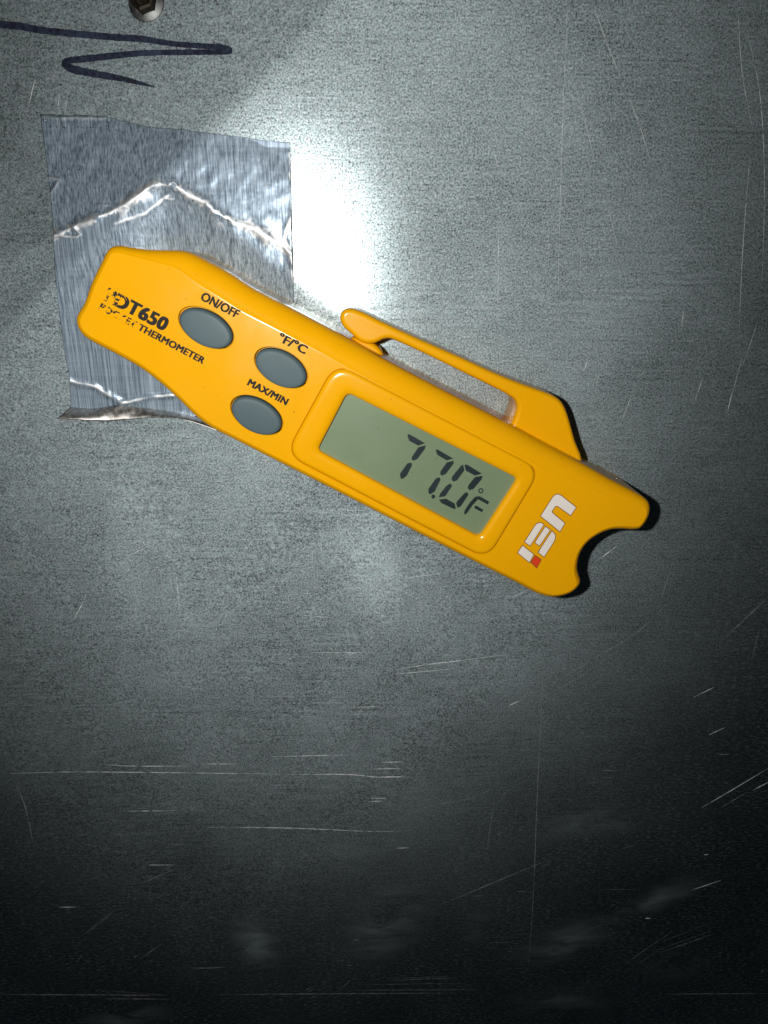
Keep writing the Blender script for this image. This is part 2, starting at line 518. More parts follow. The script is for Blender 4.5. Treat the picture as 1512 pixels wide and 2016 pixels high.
# scratches
bright = [
    ([(1118, 0), (1113, 110), (1108, 240), (1101, 470), (1098, 640)], 1.5), ([(1165, 0), (1195, 85), (1235, 185)], 1.9), ([(1235, 185), (1262, 255), (1282, 327)], 1.5),
    ([(1130, 165), (1152, 240), (1170, 315)], 1.6), ([(960, 222), (975, 265), (992, 352)], 1.5), ([(968, 285), (985, 345)], 1.5),
    ([(1197, 405), (1215, 487)], 1.4), ([(982, 420), (981, 530), (979, 640)], 1.7), ([(1145, 440), (1142, 560)], 1.3), ([(1081, 430), (1080, 525)], 1.2),
    ([(1452, 0), (1462, 150), (1484, 262)], 1.6), ([(1465, 40), (1494, 170), (1505, 350), (1500, 560)], 1.4), ([(1476, 310), (1463, 480), (1455, 650)], 1.6),
    ([(1346, 609), (1341, 655)], 2.2), ([(890, 571), (872, 630)], 2.2), ([(1158, 704), (1149, 734)], 2.0), ([(1180, 735), (1174, 760)], 1.6),
    ([(1243, 779), (1221, 838)], 1.8), ([(1385, 741), (1366, 794)], 1.8), ([(1441, 773), (1432, 813)], 2.0), ([(1462, 700), (1438, 790)], 1.4), ([(1490, 640), (1462, 720)], 1.2),
    ([(70, 150), (53, 222)], 2.2), ([(118, 175), (113, 226)], 1.8), ([(133, 195), (127, 224)], 2.4),
    ([(765, 1322), (830, 1310), (910, 1300), (990, 1290)], 1.9), ([(772, 1328), (890, 1317)], 1.5), ([(785, 1140), (872, 1128)], 1.6), ([(1008, 1176), (1042, 1160)], 1.6),
    ([(1178, 1102), (1216, 1074)], 2.4), ([(1365, 1373), (1406, 1353)], 2.0), ([(1395, 1447), (1428, 1432)], 2.4), ([(1380, 1591), (1440, 1556), (1520, 1508)], 2.0), ([(1482, 1556), (1520, 1536)], 2.4),
    ([(1360, 1753), (1420, 1733)], 2.0), ([(20, 1523), (120, 1520), (400, 1522), (600, 1525)], 1.6), ([(590, 1525), (690, 1525), (745, 1530), (800, 1529)], 2.6), ([(740, 1530), (800, 1529)], 3.2),
    ([(400, 1629), (560, 1630), (740, 1637), (790, 1636)], 1.8), ([(200, 1504), (250, 1508), (370, 1508)], 1.7), ([(250, 1597), (346, 1596)], 1.7), ([(690, 1392), (746, 1391)], 2.4),
    ([(750, 1501), (796, 1500)], 2.2), ([(730, 1514), (790, 1513)], 1.8), ([(728, 1572), (760, 1572)], 2.8), ([(725, 1578), (755, 1577)], 2.2), ([(780, 1670), (806, 1669)], 2.2),
    ([(115, 1786), (150, 1786)], 1.8), ([(290, 1703), (342, 1703)], 1.6), ([(146, 1216), (160, 1192), (171, 1168)], 2.2), ([(251, 1095), (294, 1075)], 2.0), ([(347, 1136), (354, 1201)], 1.5),
    ([(608, 1284), (744, 1286)], 1.7), ([(593, 1211), (648, 1216)], 1.7), ([(533, 1490), (688, 1486)], 1.7), ([(395, 1504), (470, 1504)], 1.4), ([(1000, 1390), (1022, 1380)], 2.2), ([(1270, 1808), (1282, 1808)], 3.0), ([(1385, 1683), (1395, 1682)], 2.6),
]
faint = [
    ([(1075, 1180), (1068, 1350), (1058, 1560), (1048, 1800), (1040, 1900)], 2.6), ([(1000, 1390), (1080, 1350), (1180, 1290), (1260, 1240), (1335, 1165)], 2.4), ([(1010, 1400), (1120, 1345), (1220, 1280)], 2.0),
    ([(870, 1780), (990, 1730), (1085, 1690)], 2.8), ([(755, 1630), (830, 1592), (930, 1570), (985, 1543)], 2.4), ([(0, 1958), (330, 1959)], 2.4), ([(420, 1958), (900, 1955)], 2.6), ([(1310, 1957), (1512, 1956)], 2.2),
    ([(30, 1540), (50, 1590), (65, 1660)], 3), ([(128, 1173), (151, 1143)], 2), ([(163, 1261), (178, 1244)], 2), ([(60, 1447), (95, 1437)], 2.5), ([(975, 1560), (955, 1700)], 2), ([(1480, 1300), (1495, 1240)], 2), ([(1295, 1200), (1330, 1090)], 2.2),
    ([(1250, 830), (1238, 900)], 1.8), ([(1470, 1560), (1420, 1590)], 2), ([(0, 740), (60, 790)], 1.8), ([(85, 690), (138, 750)], 2.2), ([(1015, 0), (1005, 60)], 1.4), ([(880, 1330), (1000, 1312)], 2),
]
r2 = random.Random(11)
for i in range(95):                                    # finer marks, mostly running across the lower half
    u = r2.uniform(-20, 1530); v = r2.uniform(1100, 1960) if r2.random() < 0.72 else r2.uniform(0, 1100)
    if v > 1100:
        a = r2.gauss(0, 0.03) if r2.random() < 0.6 else r2.gauss(-0.5, 0.18); L = r2.expovariate(1 / 55) + 8
    else:
        if u < 620: continue
        a = r2.gauss(1.5, 0.2); L = r2.expovariate(1 / 70) + 14
    for j in range(r2.choice((1, 1, 2, 4))):
        uu, vv_, aa, LL = u + r2.gauss(0, 16), v + r2.gauss(0, 9), a + r2.gauss(0, 0.03), L * r2.uniform(0.4, 1.2)
        dx, dy = math.cos(aa) * LL / 2, math.sin(aa) * LL / 2
        faint.append(([(uu - dx, vv_ - dy), (uu + dx * 0.1 + r2.uniform(-1, 1), vv_ + dy * 0.1 + r2.uniform(-1.5, 1.5)), (uu + dx, vv_ + dy)], r2.choice((0.7, 0.9, 1.2, 1.6, 2.4))))
mids = [q for q in bright if q[0][0][1] < 900]
bright = [q for q in bright if q[0][0][1] >= 900]
for nm, lst, mt in (('scratch_marks', bright, M_SCR), ('soft_scratch_marks', mids, M_SCR3), ('faint_scratch_marks', faint, M_SCR2)):
    vv, ff = [], []
    ribbon([(p, (0.2, w * 0.75, w * 0.65, 0.2)) for p, w in lst], 0.000015, vv, ff)
    obj(nm, mesh(nm, vv, ff), mt, sheet, kind='stuff')

# ------------------------------------------------------------------ foil tape
top_px = [(79, 224), (120, 227), (165, 227), (205, 229), (245, 239), (300, 251), (350, 255), (400, 261), (440, 265), (510, 275), (571, 281)]
bot_px = [(139, 803), (200, 806), (260, 800), (300, 806), (350, 815), (400, 822), (440, 826), (500, 826), (560, 826), (584, 826)]
lef_px = [(79, 224), (88, 290), (95, 345), (104, 440), (108, 530), (115, 600), (125, 680), (137, 750), (139, 803)]
rig_px = [(571, 281), (573, 400), (575, 500), (577, 565), (580, 700), (584, 826)]
NU, NV = 380, 450
def curve_fn(pts, n):
    return resample(catmull(pts, False, 12), n, False)
Tt, Bb, Ll, Rr = curve_fn(top_px, NU), curve_fn(bot_px, NU), curve_fn(lef_px, NV), curve_fn(rig_px, NV)
Tt[:, 1] += np.cumsum(rng.standard_normal(NU)) * 0.0 + rng.standard_normal(NU) * 0.55 + 1.2 * np.sin(np.arange(NU) * 0.55) * (rng.random(NU) > 0.6)
Ll[:, 0] += rng.standard_normal(NV) * 0.3
u_ = np.linspace(0, 1, NU)[None, :, None]; v_ = np.linspace(0, 1, NV)[:, None, None]
P0 = (1 - v_) * Tt[None] + v_ * Bb[None] + (1 - u_) * Ll[:, None] + u_ * Rr[:, None] - (
    (1 - u_) * (1 - v_) * Tt[0] + u_ * (1 - v_) * Tt[-1] + (1 - u_) * v_ * Bb[0] + u_ * v_ * Bb[-1])
PU, PV = P0[..., 0], P0[..., 1]

def seg_dist(PU, PV, poly):
    d = np.full(PU.shape, 1e9)
    for (a, b) in zip(poly[:-1], poly[1:]):
        ax, ay = a; bx, by = b
        L2 = (bx - ax) ** 2 + (by - ay) ** 2
        t = np.clip(((PU - ax) * (bx - ax) + (PV - ay) * (by - ay)) / L2, 0, 1)
        d = np.minimum(d, np.hypot(PU - ax - t * (bx - ax), PV - ay - t * (by - ay)))
    return d

def vnoise(PU, PV, sc, seed, ang=0.0, asp=1.0):
    """smooth value noise over pixel coordinates"""
    r = np.random.default_rng(seed); Gd = r.random((64, 64))
    c, s = math.cos(ang), math.sin(ang)
    a = (PU * c + PV * s) / sc; b = (-PU * s + PV * c) / (sc * asp)
    i, j = np.floor(a).astype(int), np.floor(b).astype(int); fa, fb = a - i, b - j
    fa = fa * fa * fa * (fa * (fa * 6 - 15) + 10); fb = fb * fb * fb * (fb * (fb * 6 - 15) + 10)
    g = lambda p, q: Gd[p % 64, q % 64]
    return ((g(i, j) * (1 - fa) + g(i + 1, j) * fa) * (1 - fb) + (g(i, j + 1) * (1 - fa) + g(i + 1, j + 1) * fa) * fb) - 0.5

ridge = [(60, 470), (104, 466), (145, 446), (182, 430), (216, 418), (260, 392), (301, 363), (327, 358), (367, 381), (401, 398), (430, 422), (460, 437), (504, 452), (541, 474), (575, 498), (600, 515)]
rx, ry = np.array(ridge).T
yr = np.interp(PU, rx, ry) + 4 * vnoise(PU, PV * 0, 22, 3) + 3 * vnoise(PU, PV * 0, 9, 4)
ytop = np.interp(PU, np.array(top_px)[:, 0], np.array(top_px)[:, 1])
s = PV - yr
A_ = (0.5 + 0.9 * np.clip((PU - 150) / 350.0, 0, 1)) * MM
up = np.clip((PV - ytop) / np.maximum(yr - ytop, 1), 0, 1.6)
crest = 5.0 + 5 * (vnoise(PU, PV * 0, 40, 8) + 0.5)
h_up = A_ * up ** 1.05
h_dn = A_ * (1 - np.clip(s, 0, 200) / 125.0)
soft = crest * 0.010 * MM
h_dn = np.maximum(h_dn, 0.02 * MM)
tent = -soft * np.log(np.exp(-np.clip(h_up / soft, 0, 200)) + np.exp(-np.clip(h_dn / soft, 0, 200)))
tent = np.maximum(tent, 0)
h = tent
crumple_glint = np.zeros_like(PU)  # mask of the crumpled folds and the glint painted on them
def add_ridge(poly, amp, w):
    global h, crumple_glint
    dd = seg_dist(PU + 3 * vnoise(PU, PV, 9, 5), PV + 3 * vnoise(PU, PV, 8, 6), poly)
    crumple_glint = np.maximum(crumple_glint, np.exp(-(dd / (w * 0.42)) ** 2) * np.clip(0.75 + 1.6 * vnoise(PU, PV, 15, 41), 0, 1))
    h = h + amp * MM * np.exp(-(seg_dist(PU + 2 * vnoise(PU, PV, 14, 5), PV + 2 * vnoise(PU, PV, 12, 6), poly) / w) ** 2)
add_ridge([(88, 350), (117, 352), (100, 380), (101, 396)], 0.12, 4)
add_ridge([(104, 464), (150, 467), (158, 462), (144, 446)], 0.12, 4)
add_ridge([(138, 750), (185, 761), (215, 778), (240, 793)], 0.22, 6)
add_ridge([(238, 796), (290, 783), (345, 778)], 0.25, 6)
add_ridge([(195, 404), (212, 404)], 0.06, 3)
add_ridge([(84, 230), (130, 232), (205, 233)], 0.10, 3.5)
add_ridge([(570, 300), (574, 420), (576, 560)], 0.08, 4)
add_ridge([(120, 228), (126, 245)], 0.15, 4)
add_ridge([(325, 390), (340, 392)], 0.06, 4)
add_ridge([(575, 420), (560, 470), (577, 520)], 0.15, 7)
add_ridge([(225, 440), (285, 420), (330, 385)], 0.05, 6)
h = h + 0.16 * MM * vnoise(PU, PV, 60, 21) + 0.08 * MM * vnoise(PU, PV, 17, 22, 0.6, 1.6) + 0.008 * MM * vnoise(PU, PV, 6, 23)
sj = s + 13 * vnoise(PU, PV, 11, 51) + 9 * vnoise(PU, PV, 5, 52)
bw = 2.6 + 7.0 * np.clip(0.5 + 1.5 * vnoise(PU, PV * 0, 34, 53), 0, 1) + 5.0 * np.clip((PU - 470) / 100.0, 0, 1)
crumple_glint = np.maximum(crumple_glint, np.exp(-np.abs(sj / bw) ** 3))
crumple_glint = np.clip(crumple_glint + 0.35 * np.exp(-((s - 14) / 12.0) ** 2) * (vnoise(PU, PV, 12, 54, -0.5, 2) > 0.22), 0, 1)
near = np.exp(-(s / 26.0) ** 2)
near2 = np.exp(-(s / 11.0) ** 2)
cw = 5.0 + 9.0 * (vnoise(PU, PV * 0, 26, 33) + 0.5)
h = h + 0.028 * MM * cw * np.exp(-np.abs(s / cw) ** 1.7) + near * 0.05 * MM * vnoise(PU, PV, 13, 31, -0.5, 2.0)
h = np.clip(h, 0, None)
TZ = 0.00016
Wv = np.zeros((NV, NU, 3))
cP = np.array(C); Rm = np.array(R)
D = np.stack([(PU - 756) / F_PX, -(PV - 1008) / F_PX, -np.ones_like(PU)], -1) @ Rm.T
zz = np.zeros_like(PU)
for _ in range(6):
    t = (zz - CAM_H) / D[..., 2]
    xw, yw = D[..., 0] * t, D[..., 1] * t
    zz = plate_z(xw, yw) + TZ + h
# keep the foil flat where the thermometer presses on it
nose_mask = np.ones_like(PU)
Wv[..., 0], Wv[..., 1], Wv[..., 2] = xw, yw, zz
base = np.array(on_plate(330, 300))
fq = [(j * NU + i, (j + 1) * NU + i, (j + 1) * NU + i + 1, j * NU + i + 1) for j in range(NV - 1) for i in range(NU - 1)]

# ------------------------------------------------------------------ thermometer outline
low = [(152, 627), (155.6, 646), (170, 664), (195, 679), (222, 693), (274, 722), (315, 752), (352, 785), (389, 821), (415, 840), (470, 868.5), (530, 899),
       (680, 975), (830, 1052), (980, 1128), (1016, 1146), (1044, 1161), (1063, 1169), (1082, 1173), (1104, 1171), (1125, 1163), (1138, 1151), (1142, 1142), (1139, 1130), (1136, 1118),
       (1137, 1102), (1143, 1083), (1156, 1065), (1177, 1050), (1199, 1041.5), (1220, 1040), (1242, 1041), (1256, 1039), (1267, 1028.6), (1275.5, 1013), (1278.5, 999), (1276, 987)]
upp = [(1268, 979), (1255, 971), (1240, 963), (1206, 945.5), (1144, 911), (1070, 872), (1004, 836), (880, 772), (758, 708), (700, 676), (658, 652), (609, 625.5), (559, 599), (499.5, 567.6), (447.8, 534.4), (408, 512.8),
       (378, 498), (358, 493), (329, 491.7), (291, 490.5), (259, 486.5), (237.5, 483), (219.7, 486.5), (209.8, 497.7)]
lef = [(203.7, 511), (192, 534), (180, 561), (167, 597), (156, 615)]
pts, wid, zw = [], [], []
def add_pt(u, v, f):
    """f = 0 plain edge, 1 broad shoulder of the upper long side"""
    p = at(u, v, 0.0158 - 0.0010 * f)
    pts.append((p.x, p.y)); wid.append(1.25 + 3.5 * f); zw.append(0.0155 + (Z_WALL - 0.0155) * f)
for (u, v) in low: add_pt(u, v, 0)
for i, (u, v) in enumerate(upp):
    add_pt(u, v, max(0, min(1, i / 5.0, (len(upp) - 4 - i) / 5.0)))
for (u, v) in lef: add_pt(u, v, 0)
dat = np.column_stack([pts, np.array(wid) * MM, zw])
cv = catmull(dat, True, 12)
OUT = resample(cv, 720)
if area2(OUT) < 0: OUT = OUT[::-1].copy()
OW, OZ = OUT[:, 2].copy(), OUT[:, 3].copy()
ker = np.ones(25) / 25
sm = lambda a: np.convolve(np.concatenate([a[-12:], a, a[:12]]), ker, 'valid')
OW, OZ = sm(OW), sm(OZ)
OP = OUT[:, :2].copy()

org = at(700, 830, 0)
therm = empty('pocket_thermometer', (0, 0, 0), category='thermometer',
              label='yellow plastic pocket thermometer with grey oval buttons and display reading 77.0')

# flatten foil under the thermometer
def inside(P, x, y):
    r = np.zeros(x.shape, bool)
    n = len(P)
    for i in range(n):
        x1, y1 = P[i]; x2, y2 = P[(i + 1) % n]
        if y1 == y2: continue
        c = ((y1 > y) != (y2 > y)) & (x < (x2 - x1) * (y - y1) / (y2 - y1) + x1)
        r ^= c
    return r
ins = inside(OP[::6], xw, yw)
Wv[..., 2] = np.where(ins, np.minimum(Wv[..., 2], Z_BASE - 0.0001), Wv[..., 2])
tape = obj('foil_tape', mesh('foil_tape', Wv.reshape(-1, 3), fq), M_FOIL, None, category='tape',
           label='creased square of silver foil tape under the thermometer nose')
_at = tape.data.attributes.new('crumple_glint', 'FLOAT', 'POINT')
_at.data.foreach_set('value', crumple_glint.astype(np.float32).ravel())
sol = tape.modifiers.new('thickness', 'SOLIDIFY'); sol.thickness = 0.00006; sol.offset = 0

# lifted lower edge of the tape
fa = curve_fn([(139, 801), (180, 805), (235, 797), (262, 801), (300, 806), (350, 812), (420, 830)], 90)
fb = curve_fn([(113, 824), (150, 826), (205, 829), (250, 826), (300, 822), (340, 823), (380, 831), (430, 849)], 90)
vv, ff = [], []
NR = 12
for j in range(NR):
    t = j / (NR - 1)
    for i in range(90):
        u, v = fa[i] * (1 - t) + fb[i] * t
        zl = 0.0002 + 0.0030 * math.sin(t * 1.35) * (0.75 + 0.25 * math.sin(i * 0.09 + 1)) + 0.00010 * math.sin(i * 0.21) * t + 0.00006 * math.sin(i * 0.53 + t * 3) * t * (1 - t) * 3
        vv.append(on_plate(u, v, zl))
for j in range(NR - 1):
    for i in range(89):
        a = j * 90 + i
        ff.append((a, a + 90, a + 91, a + 1))
flap = obj('lifted_edge', mesh('lifted_edge', vv, ff), M_BACK, tape, label='curled lower edge of the foil')
sol = flap.modifiers.new('thickness', 'SOLIDIFY'); sol.thickness = 0.00008; sol.offset = 0

# ------------------------------------------------------------------ housing
def ell_px(c, a, b, phi, n=64):
    out = []
    for i in range(n):
        t = 2 * math.pi * i / n
        x, y = a * math.cos(t), b * math.sin(t)
        out.append((c[0] + x * math.cos(phi) - y * math.sin(phi), c[1] + x * math.sin(phi) + y * math.cos(phi)))
    return out
BTN = [((405.7, 644.8), 60.0, 33.9, math.radians(30)), ((553.5, 723.7), 57.6, 33.7, math.radians(29.5)), ((505.4, 817.2), 56.2, 32.7, math.radians(28.5))]

def rrect(c4, rad, n=8):
    """rounded quad from four corner points (world xy), radius in metres"""
    out = []
    P = [np.array(c[:2]) for c in c4]
    for i in range(4):
        p, a, b = P[i], P[i - 1], P[(i + 1) % 4]
        da = (a - p) / np.linalg.norm(a - p); db = (b - p) / np.linalg.norm(b - p)
        p1, p2 = p + da * rad, p + db * rad
        for k_ in range(n + 1):
            t = k_ / n
            out.append((1 - t) ** 2 * p1 + 2 * t * (1 - t) * p + t * t * p2)
    out = np.array(out); P2 = []
    for i in range(len(out)):                            # same subdivision for every ring
        a, b = out[i], out[(i + 1) % len(out)]
        m = 10 if i % (n + 1) == n else 1
        P2 += [a + (b - a) * k_ / m for k_ in range(m)]
    return ccw(np.array(P2))
BZ_PX = [(661, 714), (1066, 924), (960, 1102), (562, 895)]
LCD_PX = [(684, 772), (1017, 940), (943, 1054), (626, 884)]
bz = [at(u, v, Z_TOP + 0.0002) for u, v in BZ_PX]
lc = [at(u, v, Z_LCD) for u, v in LCD_PX]
BZ = rrect(bz, 0.0042)
LC = rrect(lc, 0.0013)

bm = bmesh.new()
rings = []
fl = np.stack([OP[:, 0], OP[:, 1]], 1)
r0 = ring(bm, inset_rings(OP, np.full(len(OP), 0.0006), [1.0])[0], -0.003)
r1 = ring(bm, OP, -0.0025)
r2_ = ring(bm, OP, OZ)
bridge(bm, r0, r1); bridge(bm, r1, r2_)
angs = np.radians([12, 24, 36, 48, 58, 66, 72])
fr = [1 - math.cos(a) for a in angs]
zs = [math.sin(a) for a in angs]
smax, fmax = zs[-1], fr[-1]
fr = [f / fmax * 0.90 for f in fr]; zs = [z / smax * 0.955 for z in zs]
fr += [0.945, 0.975, 1.0, 1.04, 1.08]; zs += [0.985, 0.996, 1.0, 1.0, 1.0]
prev = r2_
IR = inset_rings(OP, OW, fr)
for P, f in zip(IR, zs):
    cur = ring(bm, P, OZ + (Z_TOP - OZ) * f)
    bridge(bm, prev, cur)
    prev = cur
for f in bm.faces: f.smooth = True
loops = [prev]
holes = []
for c, a, b, ph in BTN:
    P = ccw(np.array([(p.x, p.y) for p in [at(u, v, Z_TOP) for u, v in ell_px(c, a, b, ph)]]))
    holes.append((P, 0.0016))
cen = BZ.mean(0)
_t = np.roll(BZ, -1, 0) - np.roll(BZ, 1, 0); _t /= np.linalg.norm(_t, axis=1, keepdims=True)
BZo = BZ + np.stack([_t[:, 1], -_t[:, 0]], 1) * 0.00003
holes.append((BZo, 0.0018))
hole_walls = []
for P, dep in holes:
    e0 = ring(bm, P, Z_TOP)
    _t = np.roll(P, -1, 0) - np.roll(P, 1, 0); _t /= np.linalg.norm(_t, axis=1, keepdims=True)
    Pin = P + np.stack([_t[:, 1], -_t[:, 0]], 1) * 0.00010
    # small rounded lip
    lip = ring(bm, Pin, Z_TOP)
    m1 = ring(bm, P * 0.35 + Pin * 0.65, Z_TOP - 0.00002)
    e1 = ring(bm, P, Z_TOP - 0.00012)
    for v in e0: bm.verts.remove(v)
    e2 = ring(bm, P, Z_TOP - dep)
    hole_walls += bridge(bm, m1, lip); hole_walls += bridge(bm, e1, m1); hole_walls += bridge(bm, e2, e1)
    hole_walls.append(bm.faces.new(e2))
    loops.append(lip)
for f in hole_walls: f.smooth = len(f.verts) == 4
from mathutils.geometry import delaunay_2d_cdt
cv_, ce_, own = [], [], []
for lp in loops:
    n0 = len(cv_)
    cv_ += [Vector((v.co.x * 1000, v.co.y * 1000)) for v in lp]; own += lp
    ce_ += [(n0 + i, n0 + (i + 1) % len(lp)) for i in range(len(lp))]
dv, de, df, ov, oe, of = delaunay_2d_cdt(cv_, ce_, [], 1, 1e-5)
lookup = {}
for i, src in enumerate(ov):
    lookup[i] = own[src[0]] if src else bm.verts.new((dv[i].x / 1000, dv[i].y / 1000, Z_TOP))
tri_c = np.array([[(sum(dv[i].x for i in f)) / len(f), (sum(dv[i].y for i in f)) / len(f)] for f in df])
keep = inside(np.array([(v.co.x, v.co.y) for v in loops[0]]) * 1000, tri_c[:, 0], tri_c[:, 1])
for lp in loops[1:]:
    keep &= ~inside(np.array([(v.co.x, v.co.y) for v in lp]) * 1000, tri_c[:, 0], tri_c[:, 1])
for f, kp in zip(df, keep):
    if not kp: continue
    vs_ = [lookup[i] for i in f]
    if len(set(vs_)) < 3: continue
    try: fc_ = bm.faces.new(vs_)
    except ValueError: continue
    fc_.normal_update()
    if fc_.normal.z < 0: fc_.normal_flip()
    fc_.smooth = False
bm.faces.new(r0[::-1])
me = bpy.data.meshes.new('housing'); bm.to_mesh(me); bm.free()
obj('housing', me, M_YEL, therm)

def profiled(name, P, prof, mat, parent, cap_smooth=False, bottom=True):
    """solid from a ccw outline and (inset metres, z) steps, first to last, capped"""
    bm = bmesh.new(); prev = None; Q = P; last = 0.0; first = None
    for ins_, z in prof:
        if ins_ != last:
            Q = inset_rings(Q, np.full(len(Q), 1.0 * MM), [(ins_ - last) / MM])[0]; last = ins_
        cur = ring(bm, Q, z)
        if prev: 
            for f in bridge(bm, prev, cur): f.smooth = True
        else: first = cur
        prev = cur
    f = bm.faces.new(prev); f.smooth = cap_smooth
    f.normal_update(); bmesh.ops.triangulate(bm, faces=[f])
    if bottom:
        bm.faces.new(first[::-1])
    me = bpy.data.meshes.new(name); bm.to_mesh(me); bm.free()
    return obj(name, me, mat, parent)

# clip along the upper side
clip_px = [(669.5, 628), (672, 615), (680, 608.5), (691, 607), (711, 613), (750, 632), (798, 654.5), (857, 681), (917, 707.5), (968, 731), (1016, 751), (1060, 767), (1090, 779), (1104, 789), (1113, 803), (1120, 822), (1132, 865), (1145.5, 911),
           (1120, 930), (1060, 900), (1010, 872), (1003, 845), (1008.5, 832), (1016, 812), (1018, 800), (1014, 789), (1000, 778), (960, 757), (917, 736), (860, 708), (818, 688), (780, 671), (766, 666.5), (755, 668), (740, 675), (723, 677), (707, 671), (690, 656), (676, 643)]
P = np.array([(p.x, p.y) for p in [at(u, v, Z_CLIP - 0.0005) for u, v in clip_px]])
P = ccw(resample(catmull(P, True, 10), 420))
Z1 = Z_CLIP
profiled('clip', P, [(0.0004, 0.0008), (0.0, 0.0012), (0.0, Z1 - 0.0011), (0.00012, Z1 - 0.0006), (0.0004, Z1 - 0.0002), (0.0008, Z1), (0.0010, Z1)], M_YEL, therm)
# rib under the clip tip
rib_px = [(690, 665), (715, 668), (742, 680), (755, 697), (752, 706), (720, 700), (690, 685)]
P = ccw(resample(catmull(np.array([(p.x, p.y) for p in [at(u, v, 0.0085) for u, v in rib_px]]), True, 8), 80))
profiled('clip_stop', P, [(0, 0.002), (0, 0.0082), (0.0003, 0.0090), (0.0008, 0.0093), (0.0009, 0.0093)], M_YEL, therm)

# buttons
for (c, a, b, ph) in BTN:
    P = ccw(np.array([(p.x, p.y) for p in [at(u, v, Z_TOP) for u, v in ell_px(c, a, b, ph, 72)]]))
    ctr = P.mean(0)
    toward = np.array(at(NADIR[0], NADIR[1])[:2]) - ctr
    e = np.array([math.cos(math.radians(61)), math.sin(math.radians(61))])
    bm = bmesh.new(); prev = None
    for sc_, off, z in [(0.955, 0.00008, -0.0015), (0.955, 0.00008, -0.0006), (0.95, 0.00010, -0.0003), (0.94, 0.00014, -0.00005), (0.925, 0.00022, 0.00012), (0.90, 0.00034, 0.00024), (0.87, 0.00040, 0.00031), (0.82, 0.00042, 0.00034), (0.7, 0.0004, 0.00036), (0.5, 0.0003, 0.00038), (0.25, 0.0002, 0.00039), (0.06, 0.0001, 0.00039)]:
        cur = ring(bm, ctr + (P - ctr) * sc_ - e * off, Z_TOP + z)
        if prev:
            for f in bridge(bm, prev, cur): f.smooth = True
        prev = cur
    f = bm.faces.new(prev); f.smooth = True
    me = bpy.data.meshes.new('button'); bm.to_mesh(me); bm.free()
    obj('button', me, M_BTN, therm)

# display bezel and display
NB = 200
A = resample(BZ, NB); B = resample(LC, NB)
def align(A, B):
    best = None
    for sft in range(0, len(B)):
        d = np.sum((A - np.roll(B, sft, 0)) ** 2)
        if best is None or d < best[0]: best = (d, sft)
    return np.roll(B, best[1], 0)
# corner-wise correspondence keeps the mitres straight
A = BZ; B = LC
B = align(A, B)
bm = bmesh.new(); prev = None
prof = [(0.0, -0.0018), (0.0, -0.00036), (0.012, -0.00022), (0.03, -0.00004), (0.06, 0.00012), (0.10, 0.00024), (0.15, 0.00032), (0.22, 0.00036), (0.30, 0.00037), (0.62, 0.00036), (0.72, 0.00033), (0.80, 0.00026), (0.90, 0.00008), (0.955, -0.00012), (0.985, -0.0003), (0.995, -0.0016)]
for t, z in prof:
    cur = ring(bm, A * (1 - t) + B * t, Z_TOP + 0.0004 + z - 0.0002)
    if prev:
        for f in bridge(bm, prev, cur): f.smooth = True
    prev = cur
me = bpy.data.meshes.new('display_bezel'); bm.to_mesh(me); bm.free()
obj('display_bezel', me, M_YEL, therm)
LB = LC.mean(0) + (LC - LC.mean(0)) * 1.03
Z_L = Z_LCD
disp = profiled('display', LB, [(0, Z_L - 0.0004), (0, Z_L)], M_LCD, therm)
disp['label'] = 'greenish grey liquid crystal display'

s7 = 0.17857
def q7(pts): return [(770 + a * s7, 830 + b * s7) for a, b in pts]
ZD = Z_L + 0.00003
digits = [
    [[(178, 146), (195, 138), (215, 146), (372, 238), (300, 265), (198, 212)], [(300, 283), (380, 262), (374, 300), (288, 415), (242, 432), (224, 414), (232, 385)], [(180, 460), (222, 453), (232, 480), (172, 598), (122, 635), (103, 622), (98, 575)]],
    [[(490, 316), (502, 306), (522, 312), (685, 408), (612, 428), (510, 368)], [(615, 450), (690, 432), (688, 465), (602, 580), (560, 597), (541, 580), (545, 548)], [(495, 625), (535, 615), (545, 640), (482, 770), (432, 803), (411, 785), (413, 740)]],
    [[(795, 476), (808, 537), (728, 648), (688, 662), (667, 642), (670, 610), (770, 487)], [(808, 484), (818, 474), (842, 476), (1000, 575), (925, 595), (825, 542)], [(925, 612), (1008, 597), (1000, 635), (908, 743), (865, 757), (846, 735), (850, 703)],
     [(640, 688), (660, 684), (672, 710), (598, 823), (525, 836), (540, 795), (610, 708)], [(528, 860), (605, 850), (700, 903), (714, 962), (688, 962), (552, 897)], [(812, 786), (840, 778), (854, 805), (772, 930), (735, 954), (716, 905), (728, 878)]],
]
for dg in digits:
    d0 = None
    bm = bmesh.new()
    for sg in dg:
        W = [at(u, v, ZD) for u, v in q7(sg)]
        P = ccw(np.array([(p.x, p.y) for p in W]))
        lo = ring(bm, P, ZD - 0.00006); hi = ring(bm, P, ZD)
        bridge(bm, lo, hi); f = bm.faces.new(hi)
        f.normal_update(); bmesh.ops.triangulate(bm, faces=[f])
    me = bpy.data.meshes.new('digit'); bm.to_mesh(me); bm.free()
    obj('digit', me, M_SEG, disp)
circ = lambda cx, cy, r, n=20: [(cx + r * math.cos(2 * math.pi * i / n), cy + r * math.sin(2 * math.pi * i / n)) for i in range(n)]
flat_poly('decimal_point', q7(circ(465, 827, 22)), ZD, M_SEG, disp, 0)
ro, ri = [at(u, v, ZD) for u, v in q7(circ(990, 763, 29, 28))], [at(u, v, ZD) for u, v in q7(circ(990, 763, 16, 28))]
bm = bmesh.new(); a_ = [bm.verts.new(p) for p in ro]; b_ = [bm.verts.new(p) for p in ri]; bridge(bm, a_, b_)
bmesh.ops.recalc_face_normals(bm, faces=bm.faces)
